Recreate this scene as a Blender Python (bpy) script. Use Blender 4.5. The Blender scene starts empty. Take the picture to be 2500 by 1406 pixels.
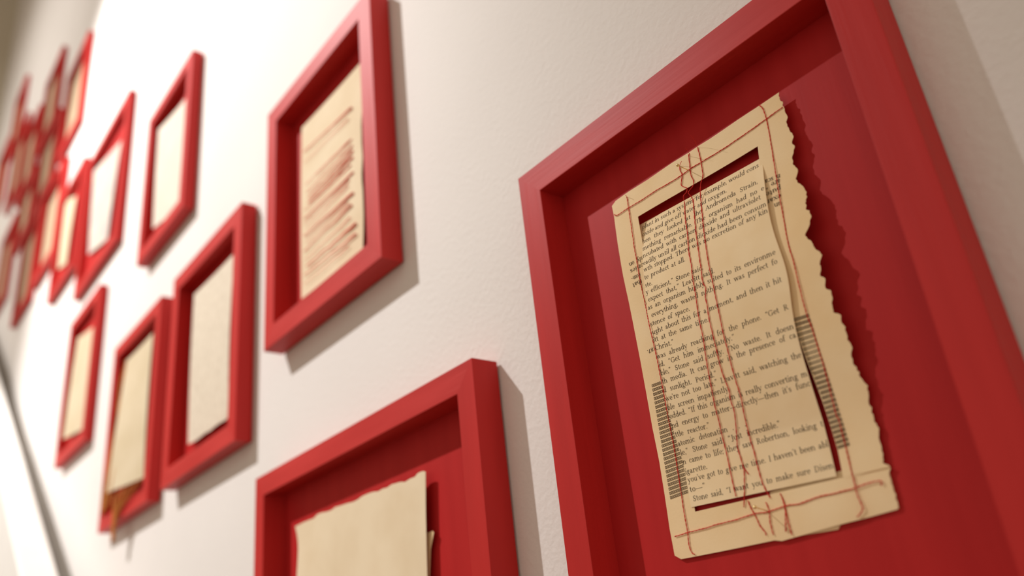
import bpy, bmesh, math, random
import numpy as np
from mathutils import Matrix, Vector
random.seed(7); rng = np.random.RandomState(7)
SC = bpy.context.scene
COL = SC.collection

# ------------------------------------------------------------------ camera
U = 0.3125            # metres per survey unit (camera stands 1 unit off the wall)
ZC = 1.30             # camera height above the floor
FPX = 2052.65
R = np.array([[0.61502394, -0.10521709, -0.78145692],
              [-0.38437288, -0.90533768, -0.18061332],
              [-0.68847879, 0.41145236, -0.59724694]])   # rows: right, down, forward in wall axes (x along, y up, z out of wall)
u_, s_, vt_ = np.linalg.svd(R); R = u_ @ vt_

def W(x, y, z):
    """survey point (x along the wall, y up, z out of the wall) -> Blender metres"""
    return Vector((x * U, -z * U, ZC + y * U))

cd = bpy.data.cameras.new('camera'); cam = bpy.data.objects.new('camera', cd); COL.objects.link(cam)
def cv(v): return Vector((v[0], -v[2], v[1]))
rt, up, bk = cv(R[0]), cv(-R[1]), cv(-R[2])
loc = W(0, 0, 1)
cam.matrix_world = Matrix(((rt.x, up.x, bk.x, loc.x), (rt.y, up.y, bk.y, loc.y), (rt.z, up.z, bk.z, loc.z), (0, 0, 0, 1)))
cd.sensor_width = 36.0; cd.lens = FPX / 2500 * 36.0
cd.clip_start = 0.01
cd.dof.use_dof = True; cd.dof.focus_distance = 0.412; cd.dof.aperture_fstop = 4.8
SC.camera = cam

# ------------------------------------------------------------------ world, lamps, exposure
wd = bpy.data.worlds.new('world'); SC.world = wd; wd.use_nodes = True
bg = wd.node_tree.nodes['Background']; bg.inputs[0].default_value = (1.0, 0.84, 0.68, 1); bg.inputs[1].default_value = 0.66
ld = bpy.data.lights.new('gallery_spot', 'SPOT'); lo = bpy.data.objects.new('gallery_spot', ld); COL.objects.link(lo)
ld.energy = 246; ld.color = (1.0, 0.975, 0.955); ld.shadow_soft_size = 0.02; ld.spot_size = math.radians(63); ld.spot_blend = 0.60
lo.location = W(-5.1, 6.05, 4.25)
lo.rotation_euler = (W(-4.20, 2.62, 0) - lo.location).to_track_quat('-Z', 'Y').to_euler()
l2 = bpy.data.lights.new('gallery_spot_far', 'SPOT'); lp = bpy.data.objects.new('gallery_spot_far', l2); COL.objects.link(lp)
l2.energy = 96; l2.color = (1.0, 0.955, 0.90); l2.shadow_soft_size = 0.06; l2.spot_size = math.radians(102); l2.spot_blend = 1.0
lp.location = W(-8.2, 6.8, 5.5)
lp.rotation_euler = (W(-8.9, 4.3, 0) - lp.location).to_track_quat('-Z', 'Y').to_euler()
vs = SC.view_settings
vs.view_transform = 'Standard'; vs.look = 'None'; vs.gamma = 1.0; vs.use_curve_mapping = False; vs.exposure = 0.0

# ------------------------------------------------------------------ survey helpers
def ray(px, py, z):
    d = R.T @ np.array([px - 1250.0, py - 703.0, FPX]); t = (z - 1) / d[2]
    return np.array([0, 0, 1.0]) + t * d

def hit(px, py, zf, z0=.03):
    z = z0
    for _ in range(40):
        p = ray(px, py, z); z = .5 * z + .5 * zf(p[0], p[1])
    p = ray(px, py, z); return p

# ------------------------------------------------------------------ materials
def nodes(name):
    m = bpy.data.materials.new(name); m.use_nodes = True
    nt = m.node_tree; return m, nt, nt.nodes['Principled BSDF']

def mat(name, ca, cb, rough=.6, scale=40, detail=6, stretch=(1, 1, 1), bump=.0, bscale=None, bdist=.001, spec=.5, metal=0.0, lo_=.35, hi_=.65, bstretch=None):
    m, nt, p = nodes(name)
    tc = nt.nodes.new('ShaderNodeTexCoord')
    mp = nt.nodes.new('ShaderNodeMapping'); mp.inputs['Scale'].default_value = stretch
    nt.links.new(tc.outputs['Object'], mp.inputs['Vector'])
    n = nt.nodes.new('ShaderNodeTexNoise'); n.inputs['Scale'].default_value = scale; n.inputs['Detail'].default_value = detail
    nt.links.new(mp.outputs[0], n.inputs['Vector'])
    r = nt.nodes.new('ShaderNodeValToRGB')
    r.color_ramp.elements[0].position = lo_; r.color_ramp.elements[1].position = hi_
    r.color_ramp.elements[0].color = (*ca, 1); r.color_ramp.elements[1].color = (*cb, 1)
    nt.links.new(n.outputs['Fac'], r.inputs['Fac']); nt.links.new(r.outputs['Color'], p.inputs['Base Color'])
    p.inputs['Roughness'].default_value = rough; p.inputs['Metallic'].default_value = metal
    p.inputs['Specular IOR Level'].default_value = spec
    if bump:
        mp2 = nt.nodes.new('ShaderNodeMapping'); mp2.inputs['Scale'].default_value = bstretch or stretch
        nt.links.new(tc.outputs['Object'], mp2.inputs['Vector'])
        n2 = nt.nodes.new('ShaderNodeTexNoise'); n2.inputs['Scale'].default_value = bscale or scale; n2.inputs['Detail'].default_value = 5
        nt.links.new(mp2.outputs[0], n2.inputs['Vector'])
        b = nt.nodes.new('ShaderNodeBump'); b.inputs['Strength'].default_value = bump; b.inputs['Distance'].default_value = bdist
        nt.links.new(n2.outputs['Fac'], b.inputs['Height']); nt.links.new(b.outputs[0], p.inputs['Normal'])
    return m

M_WALL = mat('wall_plaster', (.75, .715, .685), (.78, .745, .715), rough=.75, scale=6, bump=.32, bscale=260, bdist=.0014, spec=.3)
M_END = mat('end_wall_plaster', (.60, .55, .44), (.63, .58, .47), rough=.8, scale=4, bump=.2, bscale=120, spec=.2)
M_CEIL = mat('ceiling_paint', (.72, .69, .63), (.75, .72, .66), rough=.9, scale=3)
M_FLOOR = mat('floor_boards', (.30, .20, .12), (.38, .26, .16), rough=.5, scale=8, stretch=(1, 8, 1))
M_RAILW = mat('white_gloss_paint', (.80, .78, .74), (.84, .82, .78), rough=.4, scale=10)
REDA, REDB = (.49, .0185, .0170), (.55, .0230, .0210)
M_REDH = mat('red_paint_along', (.46, .017, .016), (.60, .041, .038), lo_=.28, hi_=.80, rough=.50, scale=60, stretch=(.12, 1, 1.2), spec=.24, bump=.30, bscale=260, bdist=.0006, bstretch=(.05, 1, 1))
M_REDV = mat('red_paint_upright', REDA, REDB, rough=.50, scale=60, stretch=(1.2, 1, .12), spec=.24, bump=.30, bscale=260, bdist=.0006, bstretch=(1, 1, .05))
M_BOARD = mat('red_backboard_paint', (.43, .0145, .0150), (.47, .018, .018), rough=.52, spec=.16, scale=90, stretch=(1, 1, .08), bump=.12, bscale=600, bdist=.0004, bstretch=(1, 1, .05))
M_PAPER = mat('aged_paper', (.84, .600, .315), (.92, .725, .450), lo_=.30, hi_=.58, rough=.85, scale=16, detail=9, bump=.22, bscale=900, bdist=.0003, spec=.15)
M_PAPER2 = mat('aged_paper_inner', (.88, .68, .41), (.92, .735, .47), rough=.85, scale=60, detail=8, bump=.10, bscale=900, bdist=.0003, spec=.15)
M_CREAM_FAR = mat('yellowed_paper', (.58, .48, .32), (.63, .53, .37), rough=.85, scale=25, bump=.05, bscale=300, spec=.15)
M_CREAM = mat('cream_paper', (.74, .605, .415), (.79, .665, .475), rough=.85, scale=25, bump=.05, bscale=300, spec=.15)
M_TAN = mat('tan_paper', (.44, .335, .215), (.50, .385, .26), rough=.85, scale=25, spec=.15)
M_PALE = mat('pale_paper', (.68, .61, .51), (.73, .66, .56), rough=.85, scale=25, bump=.05, bscale=300, spec=.15)
M_SPECK = mat('speckled_paper', (.62, .54, .43), (.70, .62, .50), rough=.85, scale=150, detail=8, stretch=(1, 1, .8), bump=.30, bscale=200, bdist=.001, spec=.15, lo_=.30, hi_=.55)
M_LILAC = mat('lilac_printed_paper', (.52, .43, .41), (.66, .57, .47), rough=.85, scale=22, detail=4, spec=.15)
M_INK = mat('brown_black_ink', (.046, .030, .019), (.082, .054, .035), rough=.8, scale=500, spec=.2)
M_THREAD = mat('red_cotton', (.60, .020, .016), (.72, .035, .026), rough=.7, scale=900, spec=.25)
M_STREAK = mat('red_floss', (.78, .09, .07), (.85, .16, .12), rough=.8, scale=300, spec=.2)
M_ORANGE = mat('orange_cotton', (.42, .13, .025), (.52, .20, .045), rough=.8, scale=300, spec=.2)
M_BRASS = mat('brass', (.85, .66, .30), (.92, .74, .38), rough=.28, scale=200, metal=1.0)

# ------------------------------------------------------------------ object helpers
def link(name, me, m, parent=None):
    o = bpy.data.objects.new(name, me); COL.objects.link(o)
    if m is not None: me.materials.append(m)
    if parent is not None:
        o.parent = parent; o.matrix_parent_inverse = Matrix.Identity(4)
        o.location = -parent.location if parent.parent is None else (0, 0, 0)
    return o

def pydata(name, v, f, m, parent=None, smooth=False):
    me = bpy.data.meshes.new(name); me.from_pydata([tuple(p) for p in v], [], f); me.update()
    if smooth: me.polygons.foreach_set('use_smooth', [True] * len(me.polygons))
    return link(name, me, m, parent)

def empty(name, at, label, cat, group=None):
    o = bpy.data.objects.new(name, None); COL.objects.link(o); o.location = at; o.empty_display_size = .02
    tag(o, label, cat, group); return o

def tag(o, label, cat, group=None):
    o['label'] = label; o['category'] = cat
    if group: o['group'] = group

def boxverts(x0, x1, y0, y1, z0, z1):
    return [(x, y, z) for z in (z0, z1) for y in (y0, y1) for x in (x0, x1)]
BOXF = [(0, 2, 3, 1), (4, 5, 7, 6), (0, 1, 5, 4), (2, 6, 7, 3), (0, 4, 6, 2), (1, 3, 7, 5)]

def structbox(name, x0, x1, y0, y1, z0, z1, m):
    o = pydata(name, boxverts(x0, x1, y0, y1, z0, z1), BOXF, m); o['kind'] = 'structure'; return o

def tube(pts, rad, seg=6):
    """verts and faces of a round tube along a list of Vectors; rad number or list"""
    n = len(pts); v = []; f = []
    rr = rad if hasattr(rad, '__len__') else [rad] * n
    nrm = Vector((0, -1, 0))
    for i, p in enumerate(pts):
        t = (pts[min(i + 1, n - 1)] - pts[max(i - 1, 0)])
        if t.length < 1e-9: t = Vector((0, 0, 1))
        t.normalize(); a = t.cross(nrm)
        if a.length < 1e-4: a = t.cross(Vector((1, 0, 0)))
        a.normalize(); b = t.cross(a)
        for k in range(seg):
            an = 2 * math.pi * k / seg
            v.append(p + (a * math.cos(an) + b * math.sin(an)) * rr[i])
    for i in range(n - 1):
        for k in range(seg):
            k2 = (k + 1) % seg
            f.append((i * seg + k, i * seg + k2, (i + 1) * seg + k2, (i + 1) * seg + k))
    f.append(tuple(range(seg))[::-1]); f.append(tuple((n - 1) * seg + k for k in range(seg)))
    return v, f

def resample(pts, step):
    """Catmull-Rom through points, then even steps"""
    P = [np.array(p, float) for p in pts]
    if len(P) == 2: dense = [P[0] + (P[1] - P[0]) * t for t in np.linspace(0, 1, 60)]
    else:
        dense = []
        Q = [2 * P[0] - P[1]] + P + [2 * P[-1] - P[-2]]
        for i in range(1, len(Q) - 2):
            a, b, c, d = Q[i - 1:i + 3]
            for t in np.linspace(0, 1, 14, endpoint=False):
                dense.append(.5 * (2 * b + (c - a) * t + (2 * a - 5 * b + 4 * c - d) * t * t + (3 * b - a - 3 * c + d) * t ** 3))
        dense.append(P[-1])
    D = np.array(dense); s = np.concatenate([[0], np.cumsum(np.linalg.norm(np.diff(D, axis=0), axis=1))])
    k = max(3, int(s[-1] / step) + 1); tt = np.linspace(0, s[-1], k)
    return np.column_stack([np.interp(tt, s, D[:, j]) for j in range(D.shape[1])])

def thread_mesh(name, pts, m, parent, rad=.00014, twist=.00016, pitch=.0042, seg=5, label=None):
    """two-ply thread: two strands twisting loosely about the path (pts in metres)"""
    Q = resample(pts, .00055); v = []; f = []
    ph0 = random.uniform(0, 6)
    jit = np.cumsum(rng.normal(0, .25, len(Q)))
    s = np.arange(len(Q)) * .00055
    for k in range(2):
        P = []
        for i, q in enumerate(Q):
            an = ph0 + k * math.pi + 2 * math.pi * s[i] / pitch + .35 * jit[i]
            t = Q[min(i + 1, len(Q) - 1)] - Q[max(i - 1, 0)]; t = t / (np.linalg.norm(t) + 1e-12)
            side = np.cross(t, (0, -1, 0)); side /= (np.linalg.norm(side) + 1e-12)
            am = twist * (.75 + .5 * math.sin(s[i] * 700 + k * 2 + ph0))
            P.append(Vector(q + side * am * math.cos(an) + np.array((0, -1, 0)) * (.00018 + .00012 * math.sin(an))))
        vv, ff = tube(P, rad, seg); n0 = len(v); v += vv; f += [tuple(a + n0 for a in q) for q in ff]
    o = pydata(name, v, f, m, parent, True)
    if label: o['label'] = label
    return o

# ------------------------------------------------------------------ the room
XL, XR = -11.8 * U, 2.2          # end wall, far right
structbox('wall_back', XL - .15, XR, 0, .15, 0, 4.7, M_WALL)
structbox('wall_left', XL - .15, XL, -4.2, 0, 0, 4.7, M_END)
structbox('floor', XL - .15, XR, -4.2, .15, -.12, 0, M_FLOOR)
structbox('ceiling', XL - .15, XR, -4.2, .15, 4.7, 4.82, M_CEIL)

# white sloping handrail board on brackets, rising along the stairs to the far end
def handrail():
    dx, dy = .829, -.559; nx, ny = .559, .829
    p0 = -1.92
    t0 = empty('handrail', W(-6.0, 1.4, 0), 'white sloping handrail board along the wall at lower left corner', 'handrail')
    def at(s, n, z):                       # s along the slope, n square to it
        return W(dx * s + nx * n, dy * s + ny * n, z)
    s0, s1 = -10.4, -2.2
    v = [at(s, n, z) for z in (.108, .26) for n in (p0 - .55, p0) for s in (s0, s1)]
    o = pydata('rail_board', v, BOXF, M_RAILW, t0)
    bv = o.modifiers.new('bevel', 'BEVEL'); bv.width = .004; bv.segments = 3
    for s in (-9.3, -6.2, -3.2):
        vv = [at(s + a, p0 - .3 + b, z) for z in (0.0, .112) for b in (-.05, .05) for a in (-.08, .08)]
        pydata('bracket', vv, BOXF, M_RAILW, t0)
handrail()

# ------------------------------------------------------------------ box frames
ZB = .006            # face of the backboards
GROUP = 'red box frames hung in a cluster up the wall'
def frame(x0, x1, y0, y1, D, label, w=.057, gap=.005):
    t = empty('picture_frame', W((x0 + x1) / 2, y0, 0), label, 'picture frame', GROUP)
    def rail(name, q, m):
        # q: outer a, outer b, inner b, inner a (x, y)
        v = [W(x, y, gap) for x, y in q] + [W(x, y, D) for x, y in q]
        f = [(3, 2, 1, 0), (4, 5, 6, 7)] + [(i, (i + 1) % 4, 4 + (i + 1) % 4, 4 + i) for i in range(4)]
        me = bpy.data.meshes.new(name); bm = bmesh.new()
        bv = [bm.verts.new(p) for p in v]
        for q_ in f: bm.faces.new([bv[i] for i in q_])
        bmesh.ops.recalc_face_normals(bm, faces=bm.faces)
        ed = [e for e in bm.edges if abs((e.verts[0].co - e.verts[1].co).normalized().y) < .5]
        long = [e for e in ed if e.calc_length() > .08]
        bmesh.ops.bevel(bm, geom=long, offset=.00035, segments=2, affect='EDGES', profile=.6)
        bm.to_mesh(me); bm.free()
        return link(name, me, m, t)
    i0, i1, j0, j1 = x0 + w, x1 - w, y0 + w, y1 - w
    rail('top_rail', [(x0, y1), (x1, y1), (i1, j1), (i0, j1)], M_REDH)
    rail('bottom_rail', [(x1, y0), (x0, y0), (i0, j0), (i1, j0)], M_REDH)
    rail('side_rail', [(x0, y0), (x0, y1), (i0, j1), (i0, j0)], M_REDV)
    rail('side_rail', [(x1, y1), (x1, y0), (i1, j0), (i1, j1)], M_REDV)
    e = .004
    v = [W(x, y, z) for z in (0, ZB) for y in (j0 - e, j1 + e) for x in (i0 - e, i1 + e)]
    pydata('backboard', v, BOXF, M_BOARD, t)
    return t

FR = {}
def add(k, x0, x1, y0, y1, D, label, w=.057): FR[k] = (x0, x1, y0, y1); frame(x0, x1, y0, y1, D, label, w)
add('F1', -1.0265, -.3161, -.07, .8549, .0625, 'largest red box frame, at right, around the book page sewn with red thread', .056)
add('F2', -2.2474, -1.2184, -.783, .5547, .0668, 'red box frame at bottom centre, around a blank page with torn top edge', .056)
add('F3', -2.210, -1.5336, .9189, 1.7606, .0656, 'red box frame above centre, around a page crossed by red thread rows', .064)
add('F4', -3.118, -2.4325, .7136, 1.5458, .0582, 'red box frame around the grey speckled page, right beside the orange-thread frame', .064)
add('F5', -3.9461, -3.285, .7109, 1.5476, .0536, 'red box frame with orange threads trailing over its bottom edge', .057)
add('F7', -3.7061, -3.086, 1.8725, 2.6905, .0534, 'red box frame hanging alone high on the white wall, around a blank page', .057)
add('F8', -5.0307, -4.4147, 1.2461, 2.09, .045, 'lowest red box frame at far left, nearest the white handrail', .057)
add('F9', -5.0825, -4.2125, 2.2655, 3.2379, .042, 'red box frame around a lilac-marked page, left of the lone high frame', .06)
add('F10', -5.90, -5.24, 2.57, 3.38, .045, 'narrow-looking red box frame touching left side of the lilac-marked frame')
add('F11', -6.62, -5.95, 2.99, 3.80, .045, 'red box frame one place further left than the narrow-looking one')
add('F12', -7.38, -6.74, 2.96, 3.82, .045, 'lowest red box frame of the crowded far-left group')
add('F13', -6.30, -5.64, 3.93, 4.76, .045, 'topmost red box frame of the crowded far-left group, nearest the white wall')
add('F14', -7.42, -6.77, 4.66, 5.45, .045, 'second tallest red box frame in far-left group, left of the topmost')
add('F15', -9.62, -9.02, 5.86, 6.70, .045, 'leftmost red spike-like box frame standing above the far-left group')
add('F16', -8.26, -7.60, 4.56, 5.36, .045, 'red box frame with short visible top between the two left spikes')
add('F17', -10.35, -9.70, 5.42, 6.28, .045, 'red box frame cut by left picture edge, upper one')
add('F18', -7.20, -6.50, 3.90, 4.60, .045, 'red box frame in the middle of the far-left crowd, dim page')
add('F19', -9.02, -8.36, 4.86, 5.76, .045, 'red box frame with tan page near left picture edge')
add('F20', -8.76, -8.10, 3.55, 4.42, .045, 'red box frame cut by left picture edge, lower one')
add('F21', -7.96, -7.30, 3.90, 4.50, .045, 'dark red box frame wedged behind the lowest far-left frame')

# ------------------------------------------------------------------ loose sheets in the frames
def sheet(name, px, z, m, label, cat='page', group=None, bow=.004, torn=(), nx=16, ny=24, parent=None, amp=.004, poly=None):
    """px: image points TL, TR, BR, BL of the sheet (or poly = wall rectangle); lies z out of the wall"""
    zc = list(z) if hasattr(z, '__len__') else [z] * 4
    if poly is None: c = [ray(x, y, q)[:2] for (x, y), q in zip(px, zc)]
    else: c = [np.array(p) for p in poly]
    v = []; f = []
    jit = {e: np.convolve(rng.normal(0, 1, 120), [.25, .5, .25], 'same') for e in 'TBLR'}
    ax = c[1] - c[0]; ay = c[3] - c[0]
    for j in range(ny + 1):
        for i in range(nx + 1):
            a, b = i / nx, j / ny
            p = c[0] * (1 - a) * (1 - b) + c[1] * a * (1 - b) + c[2] * a * b + c[3] * (1 - a) * b
            if j == 0 and 'T' in torn: p = p + ay / np.linalg.norm(ay) * amp * jit['T'][i]
            if j == ny and 'B' in torn: p = p + ay / np.linalg.norm(ay) * amp * jit['B'][i]
            if i == 0 and 'L' in torn: p = p + ax / np.linalg.norm(ax) * amp * jit['L'][j]
            if i == nx and 'R' in torn: p = p + ax / np.linalg.norm(ax) * amp * jit['R'][j]
            zz = zc[0] * (1 - a) * (1 - b) + zc[1] * a * (1 - b) + zc[2] * a * b + zc[3] * (1 - a) * b + bow * (math.sin(math.pi * b) * (.5 + .5 * a) - .35 * math.sin(math.pi * a))
            v.append(W(p[0], p[1], max(zz, ZB + .002)))
    for j in range(ny):
        for i in range(nx):
            q = j * (nx + 1) + i; f.append((q, q + nx + 1, q + nx + 2, q + 1))
    at = W(*(c[3] + c[2]) / 2, zc[2])
    if parent is None:
        t = empty(name, at, label, cat, group); o = pydata('paper_sheet', v, f, m, t, True)
    else: t = None; o = pydata(name, v, f, m, parent, True)
    sd = o.modifiers.new('thickness', 'SOLIDIFY'); sd.thickness = .0003; sd.offset = -1; es = o.modifiers.new('crisp_edges', 'EDGE_SPLIT'); es.split_angle = .6
    return t, c

PG = 'framed paper sheets'
# page sewn with red rows (frame above centre)
t3, c3 = sheet('book_page', [(737, 312), (886, 146), (889, 606), (736, 730)], .026, M_CREAM, 'cream page crossed by slanting rows of red thread', 'page', PG, bow=.005, torn='R', amp=.0035)
def on3(x, y): return np.array(W(*ray(x, y, .0315)))
ROWS = [(372, 262, 1.3, 741, 858), (398, 290, .6, 742, 850), (424, 345, .5, 770, 852), (452, 340, .7, 745, 858), (470, 356, 1.0, 748, 860), (484, 369, 1.5, 752, 861), (497, 384, 1.6, 752, 861), (514, 404, .8, 742, 856),
        (534, 421, 1.4, 742, 862), (548, 440, .7, 742, 852), (560, 452, .6, 748, 850), (577, 471, 1.6, 742, 862), (592, 492, .7, 745, 850), (612, 500, 1.2, 742, 858), (634, 532, .7, 745, 854), (650, 545, 1.5, 748, 868), (672, 571, 1.2, 742, 868), (694, 600, .6, 742, 850)]
for (y0, y1, w, x0, x1) in ROWS:
    a, b = (x0, y0), (x1, y1)
    A, B_ = on3(*a), on3(*b); k = 10
    pts = [Vector(A + (B_ - A) * i / k + np.array((0, 0, rng.normal(0, .0004)))) for i in range(k + 1)]
    v, f = tube(pts, [w * .00040 * (.6 + .9 * (i / k) ** 3 + .25 * rng.rand()) for i in range(k + 1)], 6)
    pydata('red_thread_row', v, f, M_STREAK, t3, True)
sheet('book_page', [(474, 719), (572, 618), (557, 1020), (459, 1084)], .026, M_SPECK, 'grey speckled page in the frame left of centre', 'page', PG, bow=.006, torn='B')
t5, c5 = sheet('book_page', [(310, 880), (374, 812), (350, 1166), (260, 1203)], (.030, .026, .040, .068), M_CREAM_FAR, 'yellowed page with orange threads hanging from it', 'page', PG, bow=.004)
for k in range(13):
    if k < 7:   # fringe down the left side of the sheet
        o_ = random.uniform(-3, 3)
        P = [(309 - k + o_, 880 + 6 * k), (303 - 2 * k + o_, 960), (296 - 3 * k - o_, 1050), (284 - 3 * k + o_, 1130), (270 - 3 * k, 1205), (262 - 2 * k + o_, 1240 + 3 * k)]
    else:       # tails trailing below the sheet and over the bottom rail
        q = k - 7
        P = [(348 - 13 * q, 1168 + 6 * q), (322 - 9 * q, 1205 + 3 * q), (292 - 3 * q, 1246), (280 - 1.2 * q, 1290), (279 - 1.5 * q, 1316 + 4 * (q % 3))]
    pts = [np.array(W(*ray(x, y, (.030, .032, .040, .055, .064, .066)[i] if k < 7 else (.042, .060, .064, .062, .060)[i]))) for i, (x, y) in enumerate(P)]
    v, f = tube([Vector(q_) for q_ in resample(pts, .003)], .0008 + .0009 * random.random(), 5)
    pydata('orange_thread', v, f, M_ORANGE, t5, True)
sheet('book_page', [(387, 317), (458, 235), (446, 498), (373, 558)], .026, M_PALE, 'blank pale page in the lone high frame', 'page', PG, bow=.004)
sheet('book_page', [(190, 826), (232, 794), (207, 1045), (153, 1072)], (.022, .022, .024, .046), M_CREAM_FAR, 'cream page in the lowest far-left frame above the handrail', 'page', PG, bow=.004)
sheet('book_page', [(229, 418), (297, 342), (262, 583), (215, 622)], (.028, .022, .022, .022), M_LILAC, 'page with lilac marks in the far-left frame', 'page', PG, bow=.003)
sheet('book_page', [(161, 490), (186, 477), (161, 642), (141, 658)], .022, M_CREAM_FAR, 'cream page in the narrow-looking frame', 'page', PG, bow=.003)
far = dict(F11='cream page left of the narrow-looking frame', F12='tan page in the lowest frame of the far-left group', F13='tan page in the topmost frame of the far-left group',
           F14='tan page in the second tallest far-left frame', F15='tan page in the leftmost spike-like frame', F19='tan page near the left picture edge',
           F18='dim tan page in the middle of the far-left crowd', F16='tan page in the frame between the two left spikes', F17='page in the upper frame cut by left picture edge',
           F20='page in the lower frame cut by left picture edge', F21='page in the dark frame behind the lowest far-left frame')
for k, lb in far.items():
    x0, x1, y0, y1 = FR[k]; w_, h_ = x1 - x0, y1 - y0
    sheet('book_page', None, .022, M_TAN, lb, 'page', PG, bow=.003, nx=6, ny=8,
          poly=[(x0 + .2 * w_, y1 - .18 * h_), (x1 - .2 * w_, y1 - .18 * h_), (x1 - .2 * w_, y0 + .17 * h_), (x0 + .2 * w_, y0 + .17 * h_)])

# blank page with torn top edge (bottom centre)
def blank_page():
    zp = .024
    t = empty('book_page', W(-1.75, -.5, zp), 'blank cream page with ragged torn top edge, bottom centre', 'page', PG)
    top = [(720.6, 1285), (745, 1274), (770, 1265), (778, 1256), (790, 1251), (800, 1250), (815, 1245), (822, 1238), (833, 1235), (850, 1229), (866, 1225), (877, 1219), (885, 1212), (893, 1208), (905, 1203), (916, 1200), (925, 1200), (935, 1193), (948, 1190), (955, 1183), (966, 1180), (980, 1176), (990, 1177), (1003, 1168), (1015, 1164), (1019, 1157), (1025, 1153), (1032, 1150), (1040, 1151)]
    T = np.array([ray(x, y, zp)[:2] for x, y in top])
    rgt = np.array([ray(x, y, zp)[:2] for x, y in [(1040, 1151), (1041, 1245), (1043, 1330), (1045, 1406)]])
    lft = np.array([ray(x, y, zp)[:2] for x, y in [(720.6, 1285), (727, 1312), (728.5, 1340), (727.5, 1370), (725.5, 1406)]])
    n = 60; k = 30; v = []; f = []
    yb = T[:, 1].min() - .60
    def xedge(E_, y):
        o = np.argsort(E_[:, 1]); ys = E_[o, 1]; xs = E_[o, 0]
        if y < ys[0]: return xs[0]
        return np.interp(y, ys, xs)
    ta = (T[:, 0] - T[0, 0]) / (T[-1, 0] - T[0, 0])
    for j in range(k + 1):
        for i in range(n + 1):
            a = i / n
            ya = np.interp(a, ta, T[:, 1]); y = ya + (yb - ya) * (j / k)
            x = xedge(lft, y) * (1 - a) + xedge(rgt, y) * a
            if j == 0: x = np.interp(a, ta, T[:, 0])
            v.append(W(x, y, zp + .004 * math.sin(math.pi * a) * (1 - j / k) + .002 * math.sin(7 * a + 3 * j / k)))
    for j in range(k):
        for i in range(n):
            q = j * (n + 1) + i; f.append((q, q + n + 1, q + n + 2, q + 1))
    o = pydata('paper_sheet', v, f, M_CREAM, t, True)
    sd = o.modifiers.new('thickness', 'SOLIDIFY'); sd.thickness = .00025; sd.offset = -1; es = o.modifiers.new('crisp_edges', 'EDGE_SPLIT'); es.split_angle = .6
    # second sheet peeping out behind at the right
    q = [ray(x, y, .014)[:2] for x, y in [(1000, 1330), (1059, 1296), (1062, 1300), (1054, 1342), (1053, 1375), (1052, 1406)]]
    yb2 = q[-1][1] - .3
    v = []; f = []
    ed = q[1:] + [np.array([q[-1][0], yb2])]
    for e in ed: v += [W(e[0] - .16, e[1] - .004, .013), W(e[0] - .05, e[1], .014), W(e[0], e[1], .017)]
    for j in range(len(ed) - 1):
        for i in range(2): f.append((3 * j + i, 3 * j + 3 + i, 3 * j + 4 + i, 3 * j + 1 + i))
    o = pydata('under_sheet', v, f, M_PAPER, t, True); o['label'] = 'darker sheet showing behind the right edge'
    sd = o.modifiers.new('thickness', 'SOLIDIFY'); sd.thickness = .00025; sd.offset = -1; es = o.modifiers.new('crisp_edges', 'EDGE_SPLIT'); es.split_angle = .6
blank_page()

# ------------------------------------------------------------------ serif letter shapes, drawn with a broad pen
TH, TN = .185, .072
def _V(x, y0, y1, w=TH): return [('l', x, y0, x, y1, w)]
def _S(x, y, w): return [('l', x - w / 2, y, x + w / 2, y, TN * .95)]
def _L(x0, y0, x1, y1, w=TN): return [('l', x0, y0, x1, y1, w)]
def _A(cx, cy, rx, ry, a0, a1): return [('a', cx, cy, rx, ry, a0, a1)]
def _D(x, y, r=.12): return [('d', x, y, r)]
G = {}
def g(ch, w, *parts): G[ch] = (w, sum(parts, []))
g('a', .90, _V(.58, .12, .72), _A(.36, .68, .22, .28, 5, 150), _D(.19, .76, .09), _A(.34, .27, .24, .27, 40, 330), _L(.58, .14, .84, .04, .1))
g('b', 1.02, _V(.2, .03, 1.62), _L(.02, 1.55, .2, 1.6), _A(.53, .5, .36, .48, -160, 150))
g('c', .86, _A(.46, .5, .37, .48, 45, 318), _D(.7, .76, .1))
g('d', 1.06, _A(.46, .5, .36, .48, 30, 335), _V(.8, .03, 1.62), _L(.62, 1.55, .8, 1.6), _L(.8, .05, 1.0, .05))
g('e', .89, _A(.46, .5, .37, .48, 0, 318), _L(.12, .52, .82, .52))
g('f', .64, _V(.26, .03, 1.3), _A(.5, 1.25, .24, .33, 40, 180), _D(.66, 1.44, .09), _S(.28, .03, .46), _L(.04, .95, .58, .95))
g('g', .94, _A(.42, .64, .28, .33, 0, 360), _L(.26, .34, .2, .16), _L(.2, .14, .7, .06, .15), _A(.43, -.22, .38, .26, 0, 360), _L(.64, .88, .9, .94))
g('h', 1.12, _V(.2, .03, 1.62), _S(.2, .03, .42), _L(.02, 1.55, .2, 1.6), _A(.53, .6, .32, .38, 0, 165), _V(.85, .03, .62), _S(.85, .03, .42))
g('i', .50, _V(.24, .03, .98), _S(.24, .03, .44), _L(.05, .92, .24, .97), _D(.24, 1.4, .125))
g('k', 1.05, _V(.2, .03, 1.62), _S(.2, .03, .42), _L(.02, 1.55, .2, 1.6), _L(.25, .42, .78, .95), _L(.42, .56, .86, .05, TH), _S(.86, .03, .38), _S(.78, .96, .38))
g('l', .50, _V(.24, .03, 1.62), _S(.24, .03, .44), _L(.05, 1.55, .24, 1.6))
g('m', 1.66, _V(.2, .03, .98), _S(.2, .03, .42), _L(.02, .92, .2, .97), _A(.49, .6, .28, .38, 0, 165), _V(.77, .03, .62), _S(.77, .03, .4), _A(1.06, .6, .29, .38, 0, 165), _V(1.35, .03, .62), _S(1.35, .03, .42))
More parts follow.
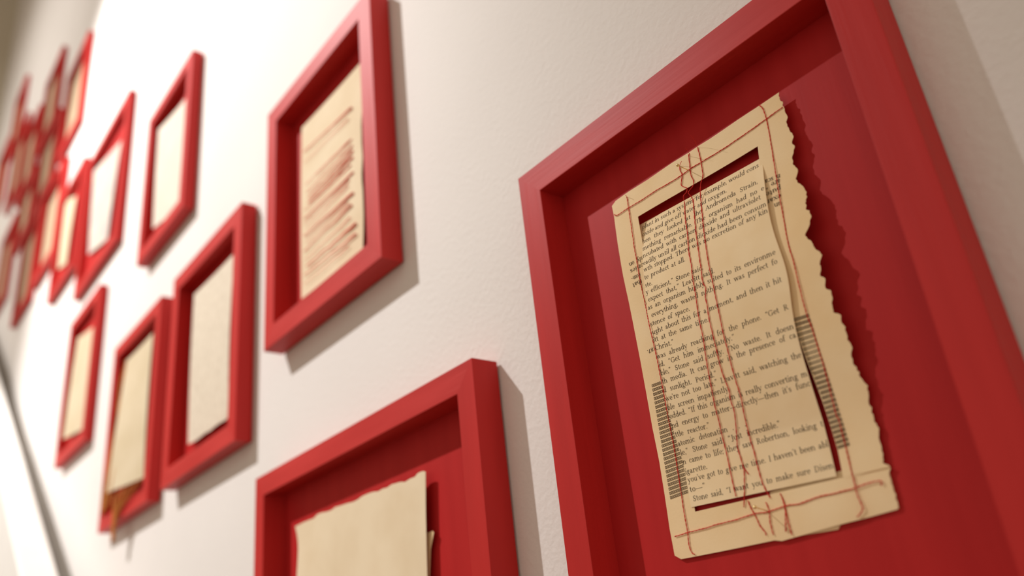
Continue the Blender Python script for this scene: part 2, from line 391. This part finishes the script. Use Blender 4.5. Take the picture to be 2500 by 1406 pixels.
g('n', 1.12, _V(.2, .03, .98), _S(.2, .03, .42), _L(.02, .92, .2, .97), _A(.53, .6, .32, .38, 0, 165), _V(.85, .03, .62), _S(.85, .03, .42))
g('o', .97, _A(.48, .5, .38, .48, 0, 360))
g('p', 1.04, _V(.2, -.55, .98), _S(.2, -.54, .46), _L(.02, .92, .2, .97), _A(.53, .5, .36, .48, -150, 155))
g('r', .78, _V(.22, .03, .98), _S(.24, .03, .48), _L(.03, .92, .22, .97), _A(.52, .6, .28, .36, 50, 165), _D(.67, .87, .1))
g('s', .76, _A(.37, .74, .24, .24, 35, 250), _L(.22, .6, .56, .38, .17), _A(.38, .25, .26, .23, -150, 60), _L(.14, .3, .14, .1), _L(.6, .9, .6, .72))
g('t', .64, _V(.26, .2, 1.3, .18), _A(.46, .22, .2, .2, 180, 320), _L(.03, .95, .56, .95))
g('u', 1.1, _V(.2, .36, .97), _A(.5, .38, .3, .36, 180, 335), _V(.82, .05, .97), _L(.02, .95, .2, .95), _L(.64, .95, .82, .95), _L(.82, .05, 1.02, .06))
g('v', .98, _L(.14, .96, .5, .04, TH), _L(.5, .04, .84, .96), _S(.14, .96, .4), _S(.84, .96, .36))
g('w', 1.46, _L(.14, .96, .44, .04, TH), _L(.44, .04, .74, .92), _L(.7, .96, 1.02, .04, TH), _L(1.02, .04, 1.32, .96), _S(.14, .96, .38), _S(.7, .96, .34), _S(1.32, .96, .34))
g('x', 1.0, _L(.16, .96, .84, .04, TH), _L(.16, .04, .82, .96), _S(.16, .96, .38), _S(.82, .96, .34), _S(.16, .03, .36), _S(.86, .03, .38))
g('y', .98, _L(.14, .96, .5, .04, TH), _L(.84, .96, .34, -.46), _D(.24, -.44, .12), _S(.14, .96, .4), _S(.84, .96, .36))
g('A', 1.4, _L(.7, 1.45, .18, .03), _L(.66, 1.45, 1.2, .03, TH), _L(.36, .5, .98, .5), _S(.18, .03, .44), _S(1.2, .03, .5))
g('S', 1.05, _A(.5, 1.08, .33, .36, 30, 250), _L(.28, .86, .78, .56, .2), _A(.5, .36, .36, .35, -150, 50), _L(.14, .5, .14, .08), _L(.84, 1.4, .84, 1.02))
g('T', 1.26, _V(.63, .03, 1.4), _S(.63, .03, .52), _L(.08, 1.38, 1.18, 1.38), _L(.1, 1.4, .06, 1.06), _L(1.16, 1.4, 1.2, 1.06))
g('L', 1.16, _V(.32, .03, 1.4), _S(.32, 1.38, .5), _L(.08, .03, 1.04, .03), _L(1.04, .03, 1.1, .4))
g('I', .64, _V(.32, .03, 1.4), _S(.32, .03, .5), _S(.32, 1.38, .5))
g('C', 1.32, _A(.7, .7, .58, .7, 42, 318), _L(1.15, 1.02, 1.15, 1.42))
g('G', 1.44, _A(.7, .7, .58, .7, 42, 318), _L(1.15, 1.04, 1.15, 1.42), _V(1.14, .12, .6), _S(1.16, .6, .44))
g('R', 1.34, _V(.32, .03, 1.4), _S(.32, .03, .5), _L(.08, 1.38, .6, 1.38), _A(.6, 1.04, .36, .34, -90, 90), _L(.32, .7, .62, .7), _L(.62, .7, 1.12, .05, TH), _S(1.18, .03, .3))
g('N', 1.5, _L(.28, .03, .28, 1.4, .1), _L(.22, 1.38, 1.2, .05, TH), _L(1.22, .03, 1.22, 1.4, .1), _S(.28, .03, .44), _S(1.22, 1.38, .44), _S(.2, 1.38, .3))
g('P', 1.18, _V(.32, .03, 1.4), _S(.32, .03, .5), _L(.08, 1.38, .6, 1.38), _A(.6, 1.0, .4, .38, -90, 90), _L(.32, .62, .62, .62))
g('J', .78, _V(.5, .12, 1.4), _S(.5, 1.38, .5), _A(.26, .1, .24, .34, -120, 0), _D(.14, -.16, .1))
g('D', 1.42, _V(.32, .03, 1.4), _L(.08, .03, .62, .03), _L(.08, 1.38, .62, 1.38), _A(.6, .7, .62, .68, -90, 90))
g('1', .6, _V(.3, .03, 1.4), _S(.3, .03, .46), _L(.1, 1.24, .3, 1.36))
g('8', .8, _A(.4, 1.06, .26, .32, 0, 360), _A(.4, .37, .32, .35, 0, 360))
g('7', .8, _L(.08, 1.34, .74, 1.34, .13), _L(.72, 1.34, .3, .03, .17), _L(.1, 1.36, .07, 1.06))
g('.', .45, _D(.2, .1, .12))
g(',', .45, _D(.2, .1, .12), _L(.28, .1, .14, -.24, .08))
g(';', .48, _D(.2, .82, .12), _D(.2, .1, .12), _L(.28, .1, .14, -.24, .08))
g("'", .40, _D(.2, 1.44, .11), _L(.26, 1.42, .14, 1.12, .08))
g('\u201d', .72, _D(.2, 1.44, .11), _L(.27, 1.42, .13, 1.12, .08), _D(.5, 1.44, .11), _L(.57, 1.42, .43, 1.12, .08))
g('\u201c', .72, _D(.2, 1.18, .11), _L(.13, 1.2, .27, 1.5, .08), _D(.5, 1.18, .11), _L(.43, 1.2, .57, 1.5, .08))
g('\u2014', 1.9, _L(.04, .46, 1.86, .46, .1))
g('-', .62, _L(.06, .45, .54, .45, .12))

def glyph_polys(ch):
    """flat quads (lists of 2-D points) for a letter"""
    out = []
    for s in G[ch][1]:
        if s[0] == 'l':
            _, x0, y0, x1, y1, w = s; d = np.array([x1 - x0, y1 - y0]); n = np.array([-d[1], d[0]]) / (np.linalg.norm(d) + 1e-9) * w / 2
            a, b = np.array([x0, y0]), np.array([x1, y1]); k = max(1, int(np.linalg.norm(d) / .5))
            for i in range(k):
                p, q = a + d * i / k, a + d * (i + 1) / k; out.append([p - n, q - n, q + n, p + n])
        elif s[0] == 'a':
            _, cx, cy, rx, ry, a0, a1 = s; k = max(5, int(abs(a1 - a0) / 22)); prev = None
            for i in range(k + 1):
                t = math.radians(a0 + (a1 - a0) * i / k); c, sn = math.cos(t), math.sin(t)
                w = TN + (TH - TN) * abs(c) ** 1.4
                nn = np.array([c * ry, sn * rx]); nn /= np.linalg.norm(nn)
                p = np.array([cx + rx * c, cy + ry * sn]); cur = (p - nn * w * .75, p + nn * w * .25)
                if prev: out.append([prev[0], cur[0], cur[1], prev[1]])
                prev = cur
        else:
            _, x, y, r = s
            out.append([np.array([x + r * math.cos(t), y + r * math.sin(t)]) for t in np.linspace(0, 2 * math.pi, 9)[:-1]])
    return out
GP = {c: glyph_polys(c) for c in G}
TRACK = .02
def word_w(wd): return sum(G[c][0] + TRACK for c in wd)

# ------------------------------------------------------------------ the sewn collage
P0 = np.array([-.79066711, .413089278]); TH0 = -.0401631290; PIT = .0131924478
ZC_ = np.array([7.23730810e-04, 4.72648630e-03, -2.36917925e-02, -1.38945126e-02, 3.98002469e-02])
DU = np.array([math.cos(TH0), math.sin(TH0)]); DN = np.array([math.sin(TH0), -math.cos(TH0)])
HALF = 16.5 * PIT
YT, YB = .712, .112                      # top and bottom of the sewn page
_t = np.array([0, .12, .25, .33, .42, .5, .6, .7, .8, .9, 1.0])
PR_ = np.polyfit(_t, [.020, .0208, .0255, .0300, .0335, .0315, .0255, .0190, .0140, .0115, .0105], 6)
PL_ = np.polyfit([0, .12, .25, .5, .75, 1], [.0275, .0285, .0255, .0185, .0135, .0105], 4)
def zo(x, y):
    t = min(1.05, max(-.05, (YT - y) / (YT - YB))); a = min(1., max(0., (x + .80) / .225)); a = a * a * (3 - 2 * a)
    return max(ZB + .002, float(np.polyval(PL_, t) * (1 - a) + np.polyval(PR_, t) * a))
def zi_s(s):
    z = float(np.polyval(ZC_, max(-1.15, min(1.15, s / HALF)))) - .0040
    return z
def zi(x, y):
    s = float((np.array([x, y]) - P0) @ DN); return max(zi_s(s), zo(x, y) + .0012 if s > 0 else 0)
def inner_xyz(u, s, lift=0.0):
    p = P0 + DU * u + DN * s; return W(p[0], p[1], zi(p[0], p[1]) + lift)
def inner_uv(px, py):
    p = hit(px, py, zi, .035)[:2] - P0; return float(p @ DU), float(p @ DN)

S_TOP, S_BOT = -HALF - .0165, HALF + .0095
U_L, U_R = -.0048, .2355

collage = empty('paper_collage', W(-.66, YB, ZB), 'old book page collage sewn with red thread and pinned in the largest frame', 'collage')

# outer page with its window
WIN = {}
def outer_page():
    right = [(1899.8, 226), (1911.5, 255), (1914.7, 266), (1922, 280), (1923, 294.7), (1921, 303), (1925.4, 312), (1930.7, 318), (1935, 333), (1935.5, 346), (1939, 365), (1934, 378), (1933, 401), (1941.4, 405.6), (1947.8, 418.5), (1943.5, 435.5), (1951, 446), (1957.4, 457), (1966, 472), (1969, 489), (1968, 512), (1977, 518), (1980, 526), (1976, 538), (1976, 554), (1967, 574.7), (1974, 583.6), (1985, 588.6), (1987, 607.5), (1997, 614.5), (2005, 621.5), (2005, 629), (2001, 637), (2006, 655), (2002, 673), (2012, 677), (2017, 703), (2030, 709), (2034, 740), (2037, 762), (2053, 769), (2057, 792), (2067, 818), (2080, 848), (2082, 883), (2100, 913), (2112, 943), (2120, 978), (2130, 1013), (2145, 1058), (2155, 1103), (2157, 1132), (2165, 1134), (2175, 1163), (2185, 1203), (2191, 1236), (2190, 1243)]
    left = [(1494, 503), (1499, 528), (1508, 596), (1521, 671), (1535, 737), (1551, 818), (1564, 883), (1577, 955), (1592, 1042), (1610, 1128), (1622, 1203), (1635, 1293), (1647, 1356)]
    top = [(1494, 503), (1499.6, 493), (1530, 471), (1581, 439), (1640, 398), (1684.5, 370.7), (1702, 358), (1730, 341), (1800, 293), (1850, 260), (1899.8, 226)]
    bot = [(1647, 1356), (1657, 1366), (1700, 1358), (1800, 1338), (1895, 1318), (1900, 1323), (2050, 1280.5), (2100, 1268), (2190, 1243)]
    cvt = lambda L_: np.array([hit(x, y, zo)[:2] for x, y in L_])
    Rr, Ll, Tt, Bb = cvt(right), cvt(left), cvt(top), cvt(bot)
    wTL, wTR, wBR, wBL = cvt([(1557, 529), (1850, 357), (2056, 1166), (1697, 1249)])
    def f_of_y(E_, y):
        o = np.argsort(E_[:, 1]); return float(np.interp(y, E_[o, 1], E_[o, 0]))
    def f_of_x(E_, x):
        o = np.argsort(E_[:, 0]); return float(np.interp(x, E_[o, 0], E_[o, 1]))
    def lin(a, b, t): return a + (b - a) * t
    nl, nm, nr = 5, 22, 8
    def win_right(t):      # the cut edge on the right bows towards the middle
        return lin(wTR[0], wBR[0], t) - float(np.interp(t, [0, .1, .2, .31, .5, .65, .8, .93, 1], [0, .0051, .0107, .0144, .0098, .0040, -.0012, -.0034, -.0015]))
    WIN['right'] = lambda x, y: win_right(min(1, max(0, (y - wTR[1]) / (wBR[1] - wTR[1]))))
    WIN['left'] = lambda x, y: lin(wTL[0], wBL[0], min(1, max(0, (y - wTL[1]) / (wBL[1] - wTL[1]))))
    bands = [(0, 24), (1, 220), (2, 24)]
    rows = []
    # row parameter: top band, window band, bottom band
    ytm = lambda x: lin(wTL[1], wTR[1], (x - wTL[0]) / (wTR[0] - wTL[0]))
    ybm = lambda x: lin(wBL[1], wBR[1], (x - wBL[0]) / (wBR[0] - wBL[0]))
    grid = []
    tear = np.convolve(rng.normal(0, 1, 400), [.2, .6, .2], 'same') * .0013 + np.interp(np.arange(400), np.arange(0, 404, 4), rng.normal(0, .0010, 101))
    for bi, n in bands:
        for j in range(n + (1 if bi == 2 else 0)):
            t = j / n; row = []
            for i in range(nl + nm + nr + 1):
                # window columns at this height
                tw = {0: 0.0, 1: t, 2: 1.0}[bi]
                xl, xr = lin(wTL[0], wBL[0], tw), win_right(tw)
                def yy(x):
                    if bi == 0: return lin(f_of_x(Tt, x), ytm(x), t)
                    if bi == 1: return lin(ytm(x), ybm(x), t)
                    return lin(ybm(x), f_of_x(Bb, x), t)
                if i <= nl:
                    x = xl
                    for _ in range(3): pass
                    y0 = yy(Ll[0, 0]); xe = f_of_y(Ll, y0); a = i / nl; x = lin(xe, xl, a)
                elif i <= nl + nm:
                    x = lin(xl, xr, (i - nl) / nm)
                else:
                    xe = xr + .05
                    for _ in range(6): xe = f_of_y(Rr, yy(xe))
                    xe += tear[len(grid)]
                    x = lin(xr, xe, (i - nl - nm) / nr)
                y = yy(x); z = zo(x, y)
                # slight cockle of old paper, curl at the torn edge
                z += .0006 * math.sin(38 * y + 9 * x) * (1 if i > nl + nm else .4)
                if bi == 2 and i > nl + nm and j > 0: z -= .0016 * min(1, (i - nl - nm) / 3)     # the strip under the cut lies a little lower
                row.append((x, y, max(z, ZB + .0012)))
            grid.append((bi, row))
    v = []; f = []; nc = nl + nm + nr + 1
    for bi, row in grid: v += [W(*p) for p in row]
    for j in range(len(grid) - 1):
        for i in range(nc - 1):
            if grid[j][0] == 1 and nl <= i < nl + nm: continue
            q = j * nc + i; f.append((q, q + nc, q + nc + 1, q + 1))
    o = pydata('outer_page', v, f, M_PAPER, collage, True)
    sd = o.modifiers.new('thickness', 'SOLIDIFY'); sd.thickness = .00022; sd.offset = -1; es = o.modifiers.new('crisp_edges', 'EDGE_SPLIT'); es.split_angle = .6
    o['label'] = 'outer page with a cut-out window and torn right edge'
    return o
OP = outer_page()

# backing strip peeping out under the lower edge
def backing():
    pts = [(1880, 1200), (2050, 1150), (2166, 1136), (2195, 1241), (2052, 1281), (2046, 1292), (2020, 1297), (1880, 1320)]
    q = [hit(x, y, lambda a, b: ZB + .0022) for x, y in pts]
    v = [W(p[0], p[1], ZB + .0022) for p in q] + [W(p[0], p[1], ZB + .0012) for p in q]; n = len(q)
    f = [tuple(range(n))[::-1], tuple(range(n, 2 * n))] + [(i, (i + 1) % n, n + (i + 1) % n, n + i) for i in range(n)]
    o = pydata('backing_strip', v, f, M_PAPER, collage)
    o['label'] = 'under strip showing below the page bottom edge'
backing()

# inner page
def inner_page():
    nx, ny = 24, 120; v = []; f = []
    for j in range(ny + 1):
        s = S_TOP + (S_BOT - S_TOP) * j / ny
        for i in range(nx + 1):
            ur = U_R + .009 * math.exp(-((s + .045) / .055) ** 2)
            ul = U_L - .008 * math.exp(-((s - S_TOP) / .028) ** 2)
            ul += .0040 * min(1, max(0, (s - .06) / .12))
            u = ul + (ur - ul) * i / nx
            v.append(inner_xyz(u, s))
    for j in range(ny):
        for i in range(nx):
            q = j * (nx + 1) + i; f.append((q, q + nx + 1, q + nx + 2, q + 1))
    o = pydata('inner_page', v, f, M_PAPER2, collage, True)
    sd = o.modifiers.new('thickness', 'SOLIDIFY'); sd.thickness = .00020; sd.offset = -1; es = o.modifiers.new('crisp_edges', 'EDGE_SPLIT'); es.split_angle = .6
    o['label'] = 'printed page set into the window'
    return o
IP = inner_page()

LINES = [
 ('plant in such a system, for example, would cons', (1563, 563), (1853, 407)),
 ('oxide and give off water and oxygen.', (1561.5, 581.8), (1775, 468.6)),
 ('hen they looked at the Andromeda Strain,', (1562.5, 598.7), (1851, 447)),
 ('mething remarkable. The organism had no e', (1563, 615.6), (1866, 463)),
 ('ncubated with carbon dioxide and ultraviolet', (1566.5, 631.6), (1858, 485.7)),
 ('eadily until all carbon dioxide had been consum', (1567.8, 649.4), (1872, 502)),
 ('wth stopped. There was no excretion of any kin', (1568.7, 666), (1877, 517)),
 ('te product at all.', (1572, 684), (1673.6, 637)),
 ('ste.', (1572, 703.6), (1593, 695)),
 ('y efficient,\u201d Stone said.', (1576.7, 719.6), (1718, 657)),
 ('expect that,\u201d Leavitt said.', (1583, 737), (1745.6, 665)),
 ('as an organism highly suited to its environme', (1578.5, 758.7), (1895, 619.5)),
 ('everything, wasted nothing. It was perfect fo', (1591, 774.7), (1900, 642)),
 ('stence of space.', (1589, 797), (1685, 757.8)),
 ('ught about this for a moment, and then it hit', (1593, 817), (1910, 687)),
 ('itt at the same time.', (1595.6, 836), (1730.7, 784.5)),
 ('Christ.\u201d', (1600, 855.6), (1646, 840)),
 ('was already reaching for the phone. \u201cGet R', (1604.5, 877), (1929, 753)),
 ('id. \u201cGet him immediately.\u201d', (1609.8, 896.5), (1795, 828)),
 ('ble,\u201d Stone said softly. \u201cNo waste. It doesn', (1614, 917), (1944, 800)),
 ('th media. It can grow in the presence of ca', (1617.8, 937.4), (1946, 822.6)),
 ('d sunlight. Period.\u201d', (1620.5, 958.7), (1751, 918)),
 ("we're not too late,\u201d Leavitt said, watching the", (1625.8, 980), (1958, 871.4)),
 ('ble screen impatiently.', (1630, 1002), (1783, 953.4)),
 ('odded. \u201cIf this organism is really converting m', (1633, 1023.6), (1981, 915)),
 ("nd energy to matter\u2014directly\u2014then it's func", (1639.5, 1046), (1987, 939)),
 ('ttle reactor.\u201d', (1650, 1067), (1734, 1044)),
 ('atomic detonation . . .\u201d', (1656.5, 1089.6), (1829, 1038)),
 ('le,\u201d Stone said. \u201cJust incredible.\u201d', (1663, 1112), (1907, 1041)),
 ('n came to life; they saw Robertson, looking t', (1668, 1134), (2019, 1038.5)),
 ('igarette.', (1673.6, 1158), (1728, 1144)),
 ("you've got to give me time. I haven't been abl", (1680, 1178), (2036, 1087)),
 ('to\u2014\u201d', (1685, 1201.7), (1723, 1192)),
 ('Stone said, \u201cI want you to make sure Disen', (1693, 1224), (2052, 1139)),
]
XH = .00545          # x-height in survey units (1.7 mm)

def set_text(v, f, text, place, length, xh=XH, sx=None):
    """place(a, h) -> point for a along the baseline and h above it; words are spread to fill length"""
    wds = text.split(' ')
    nat = sum(word_w(w) for w in wds); gaps = len(wds) - 1
    total = length / xh
    k = total / (nat + gaps * .55)
    k = min(1.06, max(.80, k))
    gap = (total - nat * k) / gaps if gaps else 0
    if gaps and gap < .30: k = (total - .30 * gaps) / nat; gap = .30
    if not gaps: k = total / nat
    a = 0.0
    for w in wds:
        for c in w:
            for poly in GP[c]:
                n0 = len(v); jx = 0
                v += [place((a + p[0] * k) * xh, p[1] * xh) for p in poly]; f.append(tuple(range(n0, n0 + len(poly))))
            a += (G[c][0] + TRACK) * k
        a += gap

def inner_text():
    v = []; f = []
    for text, a, b in LINES:
        u0, s0 = inner_uv(*a); u1, s1 = inner_uv(*b)
        u0 = max(u0, U_L + .0010); u1 = min(u1, U_R - .0006)
        sl = (s1 - s0) / (u1 - u0)
        def place(aa, h): return inner_xyz(min(u0 + aa, U_R - .0003), s0 + sl * aa - h, .0002)
        set_text(v, f, text, place, u1 - u0)
    pydata('printed_text', v, f, M_INK, IP)
inner_text()

def outer_text():
    """upside-down print and rows of small boxes left in the margins of the outer page"""
    def outer_pt(x, y): return W(x, y, zo(x, y) + .0006 * math.sin(38 * y + 9 * x) * .4 + .0004)
    v = []; f = []
    def line180(text, right_px, left_px, xh=XH, k=None):
        # reads upside down: starts at the right hand end and runs to the left
        A = hit(*right_px, zo)[:2]; B_ = hit(*left_px, zo)[:2]; L_ = np.linalg.norm(B_ - A); d = (B_ - A) / L_; n = np.array([-d[1], d[0]])
        def place(aa, h):
            p = A + d * aa + n * h; return outer_pt(p[0], p[1])
        set_text(v, f, text, place, L_, xh)
    line180('ously on', (1582, 618), (1535, 643))
    line180('colonies', (1589, 631), (1538, 659))
    line180('com-', (1563, 666), (1541, 677))
    line180('that', (1566, 680), (1544, 693))
    pydata('margin_print', v, f, M_INK, OP); v.clear(); f.clear()
    line180('187.', (1598, 845), (1579, 856), XH * .8)
    pydata('margin_print', v, f, M_INK, OP); v.clear(); f.clear()
    line180('n scal', (1904, 424), (1862, 441))
    line180('are \u201cr', (1904, 436), (1862, 454))
    line180('puter', (1905, 453), (1862, 474))
    line180('exam', (1906, 472), (1862, 494))
    line180('un', (1908, 490), (1889, 498))
    pydata('margin_print', v, f, M_INK, OP)
    v = []; f = []
    def boxrow(Ap, Bp, n):
        A = hit(*Ap, zo)[:2]; B_ = hit(*Bp, zo)[:2]; L_ = np.linalg.norm(B_ - A); d = (B_ - A) / L_; nn = np.array([-d[1], d[0]])
        w = L_ / n; h = .0043; t = .0007
        for k in range(n):
            x0, x1 = k * w + .0004, (k + 1) * w - .0004
            for q in ((x0, 0, x1, t), (x0, h - t, x1, h), (x0, t, x0 + t, h - t), (x1 - t, t, x1, h - t)):
                n0 = len(v)
                qq = [A + d * a + nn * b for (a, b) in ((q[0], q[1]), (q[2], q[1]), (q[2], q[3]), (q[0], q[3]))]
                if any(WIN['left'](*p) - .0005 < p[0] < WIN['right'](*p) + .0006 for p in qq): continue
                for p in qq: v.append(outer_pt(p[0], p[1]))
                f.append((n0, n0 + 1, n0 + 2, n0 + 3))
    N = 27
    for r in range(N):
        t = r / (N - 1)
        ax, ay = 1592 + (1637 - 1592) * t, 945.5 + (1219 - 945.5) * t
        boxrow((ax, ay), (ax + 62, ay - 23), 14)
    N = 27
    for r in range(N):
        t = r / (N - 1)
        bx, by = 1977 + (2076 - 1977) * t, 773 + (1087 - 773) * t
        boxrow((bx - 40, by + 13), (bx, by), 8)
    pydata('box_marks', v, f, M_INK, OP)
outer_text()

# ------------------------------------------------------------------ threads and pins
def in_inner(px, py):
    u, s = inner_uv(px, py); return U_L <= u <= U_R and S_TOP <= s <= S_BOT
def surf(px, py, lift=.0007):
    p = hit(px, py, zi, .035); q = p[:2] - P0; u, s = q @ DU, q @ DN
    if U_L - .002 <= u <= U_R + .001 and S_TOP - .002 <= s <= S_BOT + .002: z = zi(p[0], p[1])
    else: p = hit(px, py, zo); z = zo(p[0], p[1])
    r_ = ray(px, py, z + lift); return np.array(W(*r_))
def sew(name, px, label=None, **kw): return thread_mesh(name, [surf(x, y) for x, y in px], M_THREAD, collage, label=label, **kw)
sew('red_thread', [(1500.4, 523.6), (1506.7, 526), (1535, 507.6), (1563.6, 490.7), (1604.5, 464), (1633, 448), (1665, 427.6), (1684.5, 413), (1711, 397), (1761, 367), (1791, 347), (1836, 316), (1870, 291.5), (1911.5, 261.6)], 'stitch line along the top')
sew('red_thread', [(1530.7, 481), (1533, 495), (1538.7, 533), (1544, 569), (1550, 611), (1554.5, 632.5), (1559, 661), (1565, 693), (1575, 739), (1584.7, 789), (1594.7, 833), (1600, 856.5), (1608, 893.8), (1618.7, 949), (1628.5, 1002), (1635, 1036), (1646, 1091.8), (1656.5, 1158), (1664, 1207), (1670, 1247.5), (1679, 1298.8), (1683, 1333), (1691, 1351), (1697, 1352)], 'stitch line down the left side')
sew('red_thread', [(1854, 257), (1863.5, 267), (1871, 290), (1876, 312), (1882.7, 350), (1890, 397), (1901, 465), (1906, 493), (1913, 530), (1920, 570), (1926, 599.6), (1939, 643), (1947, 679), (1962, 739), (1971, 770), (1985, 807.7), (1997, 847.5), (2009, 885), (2021, 929), (2041, 1009), (2049, 1027), (2061.6, 1077), (2069, 1107), (2076.5, 1139), (2086.5, 1179), (2094, 1209), (2106, 1238), (2103, 1251), (2093, 1262)], 'stitch line down the right side')
sew('red_thread', [(1648, 1310), (1683, 1299), (1719.5, 1290), (1753.6, 1279.5), (1796, 1269), (1843, 1254), (1877, 1249), (1917, 1235), (1954.6, 1229), (1994, 1214), (2039, 1204), (2086.5, 1191.6), (2121, 1179), (2151, 1174), (2152, 1185)], 'stitch line along the bottom')
kw = dict(pitch=.006)
sew('red_thread', [(1659, 404), (1661, 417), (1666, 428), (1664, 452), (1677, 459), (1676, 470), (1669, 479), (1672, 500), (1674, 540), (1679, 572), (1682, 615), (1688, 647), (1691, 675), (1698.5, 721), (1707, 778), (1717, 826), (1725, 880), (1731, 915), (1739.6, 958), (1746.7, 995), (1755.6, 1029), (1762, 1057.6), (1770.7, 1091.8), (1781, 1138.7), (1790, 1181), (1797, 1212)], 'left thread down the middle', **kw)
sew('red_thread', [(1683.6, 376), (1681.8, 382), (1684.5, 405), (1687, 426.7), (1694, 442.7), (1691.6, 455), (1681, 469), (1684.5, 476.5), (1691.6, 487), (1695, 515.6), (1697, 542), (1699.6, 569), (1704, 598.7), (1708, 632), (1712, 655.6), (1716, 687.6), (1723, 703.6), (1722.5, 726.7), (1727, 746), (1731, 775), (1741, 819), (1750, 854.7), (1757, 886.7), (1764.5, 913), (1771.6, 931), (1780.5, 954), (1784, 977), (1793, 1006), (1798.5, 1055.5), (1800.6, 1089.6), (1807, 1113), (1815.5, 1141), (1817.7, 1158), (1817.7, 1192), (1816.6, 1238)], 'middle thread with loose tail', **kw)
sew('red_thread', [(1703, 359), (1709, 382), (1713, 401.8), (1716.5, 430), (1713, 441), (1710, 462), (1712, 494), (1714.7, 524.5), (1719, 565), (1725, 611), (1732, 652), (1741, 693), (1749, 732), (1759, 780), (1766, 813.8), (1776, 851), (1784, 885), (1793, 917), (1800, 940), (1809, 968.5), (1815.5, 1004), (1823, 1036), (1832.6, 1074.7), (1841, 1102), (1847.5, 1128), (1856, 1160), (1864.6, 1186), (1881, 1216)], 'right thread down the middle', **kw)
sew('thread_tail', [(1826, 1222), (1834, 1241), (1843, 1256), (1855, 1282), (1867, 1297), (1871, 1307)])
sew('thread_tail', [(1870, 1226), (1878.7, 1249), (1880, 1272), (1884, 1290), (1889, 1306)])
sew('thread_tail', [(1905, 1204), (1912, 1222), (1917, 1240), (1918, 1268), (1919, 1298)])
sew('thread_tail', [(1912, 1218), (1919, 1248), (1926, 1280), (1934, 1306)])
sew('thread_tail', [(1815, 1141), (1822, 1150), (1828, 1158)])

def tail(px, lifts, rad=.00013):
    pts = []
    for (x, y), l in zip(px, lifts):
        p = hit(x, y, zo); pts.append(np.array(W(*ray(x, y, zo(p[0], p[1]) + l))))
    v, f = tube([Vector(q) for q in resample(pts, .0006)], rad, 6)
    pydata('thread_tail', v, f, M_THREAD, collage, True)
tail([(1659, 405), (1661, 399), (1664, 394)], [.001, .006, .012])
tail([(1682, 381), (1683, 377), (1684, 374)], [.001, .006, .012])
tail([(1703, 360), (1697, 346), (1690, 335), (1686, 330)], [.001, .012, .025, .032], .00008)
tail([(1531, 482), (1529, 478), (1527, 477)], [.001, .005, .009])
tail([(1684, 376), (1678, 366), (1673, 361)], [.010, .018, .024], .00007)
def pin(head_px, tip_px):
    """small brass dress pin pushed slantwise through the paper: head stands off, the shank runs back into it"""
    tip = surf(*tip_px, .0002); p = hit(*head_px, zo); hd = np.array(W(*ray(*head_px, zo(p[0], p[1]) + .024)))
    v, f = tube([Vector(hd), Vector(hd * .5 + tip * .5), Vector(tip + (tip - hd) * .15)], [.00022, .00022, .0002], 8)
    o = pydata('brass_pin', v, f, M_BRASS, collage, True)
    bm = bmesh.new(); bmesh.ops.create_uvsphere(bm, u_segments=14, v_segments=10, radius=.00075)
    for vv in bm.verts: vv.co = vv.co + Vector(hd)
    me = bpy.data.meshes.new('pin_head'); bm.to_mesh(me); bm.free()
    me.polygons.foreach_set('use_smooth', [True] * len(me.polygons))
    link('pin_head', me, M_BRASS, o)
pin((1654.5, 403.5), (1686, 418))
pin((1843, 1238), (1873, 1247))
